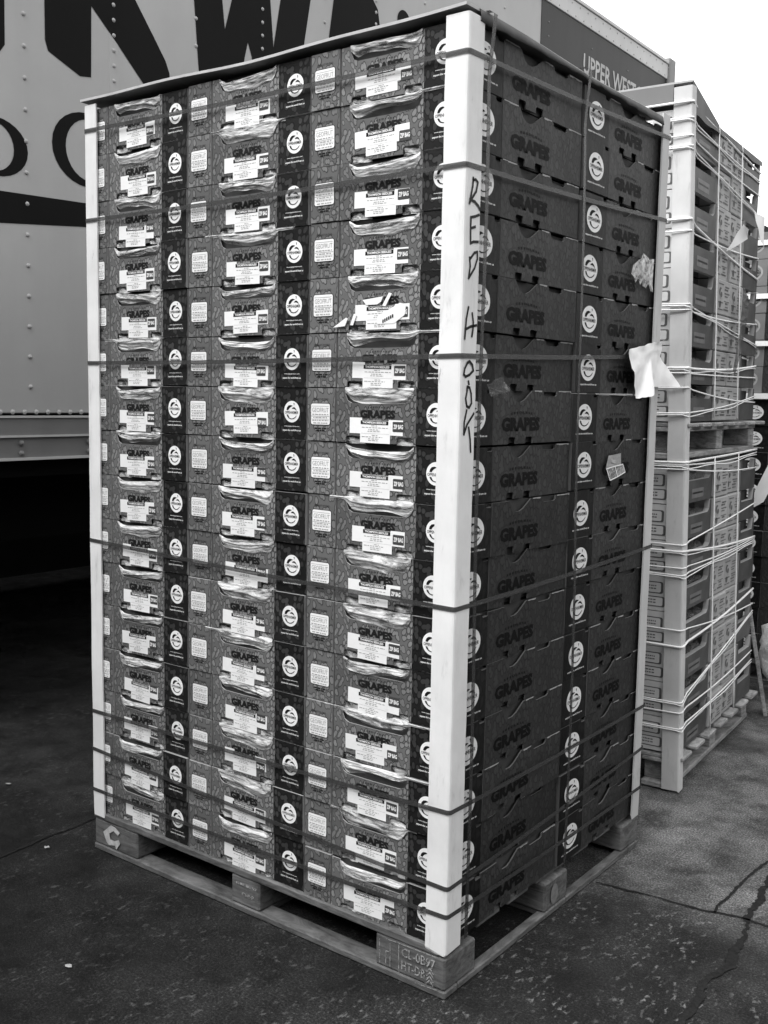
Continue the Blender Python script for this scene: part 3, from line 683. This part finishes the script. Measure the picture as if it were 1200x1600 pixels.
for y0, y1, lab in ((.062, .066, 'vertical dark strap on the shaded side next to the near post'), (.482, .526, 'vertical dark strap down the middle of the shaded carton side')):
    path = [(-.03, y0, 2.0445), (-.004, y0, 2.0445), (.014, y0, 2.043), (.024, y0, 2.036), (.020, y0, 2.00)]
    for i in range(1, 25): t = i/24; path.append((.0105+.002*math.sin(9*t), y0+(y1-y0)*min(1, t*1.6)+.002*math.sin(11*t), 2.0-1.885*t))
    nr = [(0, 0, 1), (0, 0, 1), (.3, 0, .95), (.9, 0, .3)]+[(1, 0, 0)]*25
    v, fc = ribbon(path, nr, (0, 1, 0), .0125, .0009)
    tag(mesh_obj('strap', mk('strap', v, fc, [M['vstrap']])), lab, 'strap', 'vertical straps of the grape stack')

# loose paper and film bits on the shaded side
def sheet3d(name, label, cat, pts, faces, mat, sub=3, noise=.003, seed=0, sm=True):
    bm = bmesh.new(); vv = [bm.verts.new(p_) for p_ in pts]
    for f_ in faces: bm.faces.new([vv[i] for i in f_])
    bmesh.ops.triangulate(bm, faces=bm.faces[:])
    bmesh.ops.subdivide_edges(bm, edges=bm.edges[:], cuts=sub, use_grid_fill=True)
    rnd = random.Random(seed)
    from mathutils import noise as mn_
    for q in bm.verts:
        r_ = 1-abs(mn_.noise(q.co*18+Vector((seed*3.1, 0, 0))))*2; r2q = 1-abs(mn_.noise(q.co*45+Vector((0, seed, 0))))*2
        q.co += Vector((max(0, r_)*noise*4+max(0, r2q)*noise*2, rnd.gauss(0, noise*.5), rnd.gauss(0, noise*.5)))
    me = bpy.data.meshes.new(name); bm.to_mesh(me); bm.free(); me.materials.append(mat)
    if sm: me.polygons.foreach_set('use_smooth', [True]*len(me.polygons))
    return tag(mesh_obj(name, me), label, cat)
sheet3d('paper_tag', 'crumpled white paper tag caught under the strap at the rear post', 'paper', [(.016, .752, 1.416), (.014, .90, 1.440), (.026, .968, 1.450), (.016, .955, 1.408), (.046, 1.045, 1.328), (.014, .925, 1.325), (.050, .855, 1.300), (.012, .820, 1.290), (.024, .775, 1.36), (.016, .89, 1.405)],
        [(0, 9, 1), (0, 8, 9), (8, 7, 9), (7, 6, 9), (9, 6, 5), (1, 9, 3), (1, 3, 2), (9, 5, 3), (3, 5, 4)], M['paper'], 5, .0018, 4)
bag = thing('plastic_bag', 'small clear two-pocket plastic bag stuck on the rear carton column', 'bag', (.0035, 0, 0), (0, R(-3), 0))
bag.location = (.0605, 0, 0)
f = Flat('R'); f.poly([(.682, 1.112), (.70, 1.146), (.775, 1.150), (.776, 1.120), (.73, 1.118)], .004, 0); f.poly([(.680, 1.113), (.730, 1.118), (.778, 1.121), (.792, 1.100), (.745, 1.090), (.700, 1.083)], .007, 1)
mesh_obj('bag_film', f.mesh('bag_film', [clear('bag_film_back', .34, .85, .3, 30, .1), clear('bag_film_front', .5, .5, .15, 30, .3)]), bag)
f = Flat('R'); f.stroke([(.680, 1.113), (.730, 1.118), (.778, 1.121), (.792, 1.100), (.745, 1.090), (.700, 1.083), (.680, 1.113)], .003, .0078, 0); f.stroke([(.730, 1.118), (.745, 1.090)], .003, .0078, 0)
mesh_obj('bag_seam', f.mesh('bag_seam', [M['white']]), bag)
rn = random.Random(31); pts = [(.80, 1.635), (.835, 1.655), (.86, 1.672), (.90, 1.66), (.925, 1.664), (.928, 1.60)]
for i in range(13): pts.append((.925-.010*i, 1.588+rn.uniform(-.012, .012)+.001*i))
pts += [(.79, 1.612)]
v = [(.0045+.0045*math.sin(i*1.3)**2, a, b) for i, (a, b) in enumerate(pts)]+[(.0075, .86, 1.63)]
fc = [(i, (i+1) % len(pts), len(pts)) for i in range(len(pts))]
tag(mesh_obj('plastic_film', mk('plastic_film', v, fc, [clear('shiny_torn_film', .62, .55, .25, 26, .3)], None, True)), 'shiny torn film over the title of a rear carton', 'film')
sheet3d('plastic_film', 'small dark glossy film knot beside the near vertical strap', 'film', [(.004, .095, 1.372-.06), (.02, .11, 1.33), (.01, .14, 1.322), (.012, .16, 1.30), (.016, .125, 1.283), (.008, .098, 1.288), (.03, .122, 1.305)], [(0, 6, 1), (1, 6, 2), (2, 6, 3), (3, 6, 4), (4, 6, 5), (5, 6, 0)], clear('dark_film', .12, .6, .15, 40), 2, .003, 7)

# ------------------------------------------------------------------ second load: two stacked pallets of light cartons tied with white string
LEAN = -.031
def lx(z): return -.062+LEAN*z
A2 = R(4.0)
# print for light cartons
def carton_print(mode, uw, hh, seed):
    rnd = random.Random(seed); f = Flat(mode)
    f.ell(uw*.22, hh*.66, hh*.16, hh*.12, .0008, 0); f.ell(uw*.22, hh*.30, hh*.12, hh*.1, .0008, 0)
    if uw < .25:
        f.ell(uw*.30, hh*.60, hh*.17, hh*.14, .0012, 1); f.ell(uw*.28, hh*.58, hh*.10, hh*.08, .0016, 0)
        for v_ in (.80, .72, .62, .54, .40, .33, .24, .15): f.dashes(uw*rnd.uniform(.5, .62), uw*rnd.uniform(.74, .93), hh*v_, rnd.uniform(.002, .006), .0008, 0, rnd)
        for v_ in (.86, .34, .14): f.dashes(uw*.08, uw*.45, hh*v_, .004, .0008, 0, rnd)
        return f
    f.rrect(uw*.60, hh*.50, uw*.90, hh*.84, .006, .0008, 0); f.rrect(uw*.62, hh*.53, uw*.88, hh*.81, .005, .0012, 1)
    f.rrect(uw*.66, hh*.12, uw*.92, hh*.42, .006, .0008, 0); f.rrect(uw*.68, hh*.15, uw*.90, hh*.39, .005, .0012, 1)
    for v_ in (.86, .46, .16, .08): f.dashes(uw*.08, uw*.52, hh*v_, .005, .0008, 0, rnd)
    for v_ in (.62, .70, .22, .30): f.dashes(uw*.68, uw*.84, hh*v_, .004, .0016, 0, rnd)
    return f
U = .118; UP = .116
def crate_meshes():
    d = {}
    d['corner_body'] = B().box(-.40, .004, .001, -.004, .016, UP).box(-.395, .0161, .001, -.06, .36, UP-.002, 1).mesh('carton_body', [M['carton2'], M['body']])
    d['cf'] = carton_print('F', .38, UP, 1).mesh('printed_marks', [M['cprint'], M['carton2']])
    # tray side: panel with dipped top and corner tabs
    d['tray'] = plate('tray_side', [(.006, .001), (.355, .001), (.355, UP), (.335, UP), (.328, .084), (.31, .074), (.06, .074), (.035, .084), (.028, UP), (.006, UP)], -.018, 0, 'R', [M['tray'], M['edge']])
    f = Flat('R'); rnd = random.Random(4); f.rrect(.11, .014, .25, .046, .004, .0008, 0); f.dashes(.12, .24, .028, .006, .0012, 1, rnd)
    d['traylab'] = f.mesh('tray_label', [plain('tray_ink', .14, .6, .3, .2, 30, 0), M['ink']])
    d['rear_tray'] = plate('tray_side', [(.004, .001), (.235, .001), (.235, UP), (.215, UP), (.205, .075), (.03, .075), (.022, UP), (.004, UP)], -.018, 0, 'R', [M['tray'], M['edge']])
    d['rear_body'] = B().box(-.36, .006, .001, -.03, .236, .108).mesh('carton_body', [M['body']])
    d['sm_body'] = B().box(-.36, .002, .001, 0, .183, UP).mesh('carton_body', [M['carton']], bevel=.003)
    d['sm_print'] = [carton_print('R', .18, UP, s_).mesh('printed_marks', [M['cprint'], M['carton']]) for s_ in (5, 6)]
    f2 = []
    for s_ in range(3):
        rnd = random.Random(40+s_); v = []; fc = []; nu, nv = 12, 4
        for a in range(nu+1):
            for b in range(nv+1):
                v.append((-.045+.035*math.sin(math.pi*b/nv)*rnd.uniform(.5, 1), .04+.28*a/nu, .055+.040*b/nv*rnd.uniform(.7, 1.05)))
        for a in range(nu):
            for b in range(nv): q = a*(nv+1)+b; fc.append((q, q+nv+1, q+nv+2, q+1))
        f2.append(mk('fruit_film', v, fc, [M['tfilm']], None, True))
    d['film'] = f2
    return d
D = crate_meshes(); r2 = random.Random(21)
cA, sA = math.cos(A2), math.sin(A2)
def k2(z): return .95 if z < 1.15 else .90
def on2(z, u):           # point on right face of stack 2, u metres from the near post
    u *= k2(z); return (lx(z)-u*sA, 1.462+u*cA)
UNITS = [(.128, 8, 'lower'), (1.222, 8, 'upper')]
o8 = ['lowest', 'second', 'third', 'fourth', 'fifth', 'sixth', 'seventh', 'topmost']
for zb, nl, un in UNITS:
    for i in range(nl):
        zs = 1.0 if un == 'lower' else 1.036; z = zb+i*U*zs; dz = 'the %s string-tied load, %s' % (un, o8[i] if i in (0, 7) else o8[i]+' up')
        jr = lambda s_=.003: r2.uniform(-s_, s_)
        x, y = on2(z, .004)
        t = thing('fruit_tray', 'open fruit tray behind the grey corner post of %s' % dz, 'tray', (x+jr(), y, z), (0, 0, A2+jr()), 'trays of the string-tied load', (1, k2(z), zs))
        mesh_obj('carton_body', D['corner_body'], t); pm = mesh_obj('printed_marks', D['cf'], t, (-.40, .004, 0))
        ts = mesh_obj('tray_side', D['tray'], t); mesh_obj('tray_label', D['traylab'], ts); mesh_obj('fruit_film', D['film'][i % 3], t)
        for j in range(2):
            x, y = on2(z, .372+.187*j)
            t = thing('carton', '%s small printed carton on the side of %s' % ('nearer' if j == 0 else 'farther', dz), 'carton', (x+jr(.006), y, z), (0, 0, A2+jr(.01)), 'printed cartons of the string-tied load', (1, k2(z), zs))
            mesh_obj('carton_body', D['sm_body'], t); mesh_obj('printed_marks', D['sm_print'][j], t)
        x, y = on2(z, .748)
        t = thing('fruit_tray', 'narrow open tray at the far end of %s' % dz, 'tray', (x+jr(), y, z), (0, 0, A2+jr()), 'far end trays of the string-tied load', (1, k2(z), zs))
        mesh_obj('carton_body', D['rear_body'], t); mesh_obj('tray_side', D['rear_tray'], t)
        x, y = on2(z, .004)
        t = thing('carton', 'printed carton hidden behind grape stack in %s' % dz, 'carton', (x-.404*cA, y-.404*sA, z), (0, 0, A2), 'hidden cartons of the string-tied load', (1, 1, zs))
        mesh_obj('carton_body', D['corner_body'], t); mesh_obj('printed_marks', D['cf'], t, (-.40, .004, 0))
def pallet2(lab, z0):
    x, y = on2(z0, 0); t = thing('wooden_pallet', lab, 'pallet', (x, y, z0), (0, 0, A2))
    L = .99
    def pt(nm, a, m_='wood2'): mesh_obj(nm, B().box(*a).mesh(nm, [M[m_]], bevel=.003), t)
    for xa in (-.04, -.46, -.88):
        for ya in (.03, .46, .91): pt('block', (xa-.08, ya, .0205, xa+.02, ya+.07, .0885))
        pt('bottom_board', (xa-.08, 0, .001, xa+.022, L, .02)); pt('stringer', (xa-.08, 0, .089, xa+.022, L, .104))
    for ya in (.0, .15, .29, .44, .59, .74, .89): pt('deck_board', (-.96, ya, .1045, 0.02, ya+.10, .118))
pallet2('weathered light wood pallet under the lower string-tied load', .004)
pallet2('light wood pallet between the lower and upper string-tied loads', 1.100)
# corner post of load 2 (one tall L board) and top cover
rp = post('corner_post', 'tall grey edge protector at the near corner of the string-tied load', lx(0)+.014, 1.452, -1, 1, .01, 2.262, .060, .034, .006, M['post2'], 8, lean=(LEAN*2.2, 0), torn=.003)
rp['group'] = 'edge protector of the string-tied load'
cx0, cy0 = on2(2.19, 0)
cv = thing('cover_sheet', 'grey folded cardboard cover on top of the string-tied load', 'board', (cx0, cy0, 2.192), (0, 0, A2))
def ctop(u): return .006+.076*max(0., 1-u/.33)
v = []; fc = []; nn = 24
for i in range(nn+1):
    u = .89*i/nn
    for x_ in (-.97, -.5, -.2, .010): v.append((x_, u, ctop(u)))
    for x_ in (-.97, -.5, -.2, .010): v.append((x_, u, ctop(u)+.006))
    if i:
        n = 8*i
        for k_ in range(3):
            fc.append((n-8+k_, n-7+k_, n+1+k_, n+k_)); fc.append((n-4+k_, n+4+k_, n+5+k_, n-3+k_))
        fc.append((n-5, n+3, n+7, n-1))
fc.append((0, 4, 5, 1)); fc.append((1, 5, 6, 2)); fc.append((2, 6, 7, 3))
mesh_obj('top_sheet', mk('top_sheet', v, fc, [M['capedge']]), cv)
mesh_obj('front_lip', B().box(-.97, -.001, .020, -.05, .003, .0815).mesh('front_lip', [M['rail']]), cv)
v = []; fc = []
for i in range(31):
    yy = .89*i/30
    v += [(.0102, yy, ctop(yy)+.004), (.0115+.002*math.sin(i*.7), yy, -.010+.002*math.sin(i*.9))]
    if i: n = 2*i; fc.append((n-2, n-1, n+1, n))
mesh_obj('side_lip', mk('side_lip', v, fc, [M['flap']], None, True), cv)
# string
pairs = [(2.212, 2.16), (2.164, 2.13), (2.11, 2.075), (2.079, 2.00), (1.856, 1.76), (1.82, 1.84), (1.593, 1.51), (1.575, 1.59), (1.393, 1.43), (1.377, 1.385), (1.331, 1.29), (1.25, 1.315),
         (1.093, 1.107), (1.085, 1.095), (1.071, 1.035), (.827, .895), (.806, .76), (.752, .755), (.728, .745), (.548, .49), (.494, .55), (.309, .461), (.275, .298), (.222, .261)]
for lab, idx in (('white string wound around the upper stack of printed cartons', range(0, 12)), ('white string wound around the lower stack of printed cartons', range(12, 24))):
    t = thing('binding_string', lab, 'string')
    rs = random.Random(len(lab))
    for k_ in idx:
        zc_, ze_ = pairs[k_]; pts = []
        zlft = zc_+rs.uniform(-.02, .015)
        for i in range(6):
            q = i/5; xx = lx(zc_)-.90*(1-q)+.0; pts.append((xx+.004*q, 1.447-.055*(1-q)+.0, zlft+(zc_-zlft)*q))
        pts.append((lx(zc_)+.012, 1.449, zc_)); pts.append((lx(zc_)+.018, 1.458, zc_+.001))
        for i in range(1, 13):
            q = i/12; z_ = zc_+(ze_-zc_)*q-.010*math.sin(math.pi*q)*(1 if k_ % 3 else .2); x, y = on2(z_, .985*q); pts.append((x+.006+.002*math.sin(math.pi*q), y, z_))
        mesh_obj('strand', B().tube(pts, .0026 if k_ % 4 else .0042, 5).mesh('strand', [M['string']], True), t)
        if k_ % 5 in (1, 3):
            pts2 = [(a+.001, b-.001, c_-.009-.004*math.sin(i)) for i, (a, b, c_) in enumerate(pts)]
            mesh_obj('strand', B().tube(pts2, .002, 5).mesh('strand', [M['string']], True), t)
    zlo, zhi = (1.23, 2.22) if idx[0] == 0 else (.13, 1.10)
    for u_ in (.37, .70):
        pts = []
        for i in range(13): z_ = zlo+(zhi-zlo)*i/12; x, y = on2(z_, u_-.03*(z_/2.2)); pts.append((x+.011, y, z_))
        mesh_obj('strand', B().tube(pts, .0024, 5).mesh('strand', [M['string']], True), t)
def paper2(name, label, z, u, pts, mat='paper', seed=1):
    x, y = on2(z, u); rn = random.Random(seed)
    P_ = [(x+.022+w_, y+a, z+b) for a, b, w_ in pts]
    return sheet3d(name, label, 'paper', P_, [tuple(range(len(P_)))], M[mat], 2, .0012, seed)
paper2('paper_flap', 'small white paper triangle poking out of the upper string-tied load', 1.80, .40, [(0, 0, 0), (.12, .055, .035), (.10, .085, .04), (.075, .10, .03)], 'paper', 3)
paper2('paper_flap', 'white paper sticking out near the top far end of the string-tied load', 1.93, .80, [(0, .06, 0), (.09, .05, .01), (.10, -.06, .01), (.06, -.03, .01)], 'paper', 4)
paper2('plastic_strip', 'dark plastic strip hanging over the side of the upper string-tied load', 1.40, .50, [(.10, .30, .0), (.14, .24, .012), (.09, .10, .01), (.02, -.02, .012), (.01, .0, .008), (.06, .14, .006)], 'dstrip', 5)
# plank leaning at the far end
lp = B().box(-.008, -.045, 0, .008, .045, .62).mesh('plank', [M['wood2']], bevel=.002)
tag(mesh_obj('plank', lp, None, (-.112, 2.56, .006), (R(8), R(-11), R(20))), 'thin plank leaning against the far end of the string-tied load', 'plank')

# ------------------------------------------------------------------ third load at the right edge
T3 = (-.44, 3.02); A3 = R(0)
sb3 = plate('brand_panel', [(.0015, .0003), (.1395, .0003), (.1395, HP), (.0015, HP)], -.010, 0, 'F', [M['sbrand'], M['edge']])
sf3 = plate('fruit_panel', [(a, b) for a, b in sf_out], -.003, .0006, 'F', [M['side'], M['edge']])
f = Flat('F'); emblem(f, .0692, .0605, .0415, .0320, .0008, 0, 1); f.text('expect the world from us', .024, .0165, .118, .0225, .0008, 0, .022)
em3 = f.mesh('brand_emblem', [M['swhite'], M['sink']])
f = Flat('F'); f.text('GRAPES', .176, .0275, .345, .0585, .0013, 0, .06)
ti3 = f.mesh('title_print', [M['sink']])
grey_front = plain('grey_carton_print', .15, .5, .4, .15, 20)
sb3b = plate('brand_panel', [(.0015, .0003), (.1395, .0003), (.1395, HP), (.0015, HP)], -.010, 0, 'F', [grey_front, M['edge']])
f = Flat('F'); emblem(f, .075, .0605, .045, .036, .0008, 0, 1); f.ell(.075, .0605, .036, .028, .0011, 2)
em3b = f.mesh('brand_emblem', [M['greyink'], M['sink'], grey_front])
b3 = B().box(.003, .012, .0012, .497, .39, HP).mesh('carton_body', [M['body']])
r3 = random.Random(3)
def load3(nlay, z0, dx, up):
    for i in range(nlay):
        for c in range(2):
            nm = ('topmost' if i == nlay-1 else 'lowest' if i == 0 else ['', 'second', 'third', 'fourth', 'fifth', 'sixth', 'seventh', 'eighth', 'ninth', 'tenth'][i]+' up')
            lab = '%s carton in the %s column of the far right stack, %s' % (('grey' if up else 'black'), ('left' if c == 0 else 'outer'), nm)
            t = thing('grape_carton', lab, 'carton', (T3[0]+dx+.502*c+r3.uniform(-.003, .003), T3[1]+r3.uniform(-.003, .003), z0+i*H), (0, 0, A3+r3.uniform(-.006, .006)), 'cartons of the far right stack')
            mesh_obj('carton_body', b3, t); bp = mesh_obj('brand_panel', sb3b if up else sb3, t); mesh_obj('brand_emblem', em3b if up else em3, bp)
            fp = mesh_obj('fruit_panel', sf3, t); mesh_obj('title_print', ti3, fp)
load3(10, .115, 0, False)
load3(6, 1.335, -.045, True)
t = thing('wooden_pallet', 'pallet under the far right stack of dark cartons', 'pallet', (T3[0], T3[1], 0))
for xa in (.0, .45, .90): mesh_obj('block', B().box(xa, .01, .02, xa+.1, .4, .09).mesh('block', [M['wood']], bevel=.003), t)
mesh_obj('bottom_board', B().box(0, 0, .001, 1.0, .4, .0195).mesh('bottom_board', [M['wood']]), t); mesh_obj('deck_board', B().box(0, 0, .0905, 1.0, .4, .113).mesh('deck_board', [M['wood']]), t)
tag(mesh_obj('slip_sheet', B().box(-.46, 3.0, 1.308, .60, 3.42, 1.333).mesh('slip_sheet', [M['paper']])), 'white sheet between the dark and grey cartons of the far right stack', 'board')
for z_, nm in ((2.00, 'upper'), (1.765, 'middle'), (1.555, 'lower')):
    tag(mesh_obj('strap', B().box(-.495, 3.008, z_-.011, .55, 3.0105, z_+.011).mesh('strap', [M['string']])), 'flat white %s band across the grey cartons at the right edge' % nm, 'strap', 'white bands of the far right stack')
# film-wrapped bundle in front of it
bm = bmesh.new(); bmesh.ops.create_icosphere(bm, subdivisions=4, radius=1.0)
from mathutils import noise as mn
for q in bm.verts:
    n_ = mn.noise(q.co*1.9)*.20+mn.noise(q.co*5.0)*.10+mn.noise(q.co*12)*.05
    s_ = 1+n_; q.co = Vector((q.co.x*.27*s_, q.co.y*.16*s_, max(-.97, q.co.z)*.20*s_))
mz = min(q.co.z for q in bm.verts)
for q in bm.verts: q.co.z -= mz
me = bpy.data.meshes.new('film_bundle'); bm.to_mesh(me); bm.free(); me.materials.append(M['film2']); me.polygons.foreach_set('use_smooth', [True]*len(me.polygons))
tag(mesh_obj('film_bundle', me, None, (.06, 2.80, .003)), 'crumpled white plastic film bundle on the ground at the right edge', 'plastic film')
sheet3d('white_strip', 'broad white paper strip slanting up at the right picture edge', 'paper', [(-.262, 2.66, .835), (-.20, 2.66, .875), (-.06, 2.69, 1.20), (-.12, 2.69, 1.20), (-.235, 2.675, .95)], [(0, 1, 2, 3, 4)], M['paper'], 2, .0015, 8)
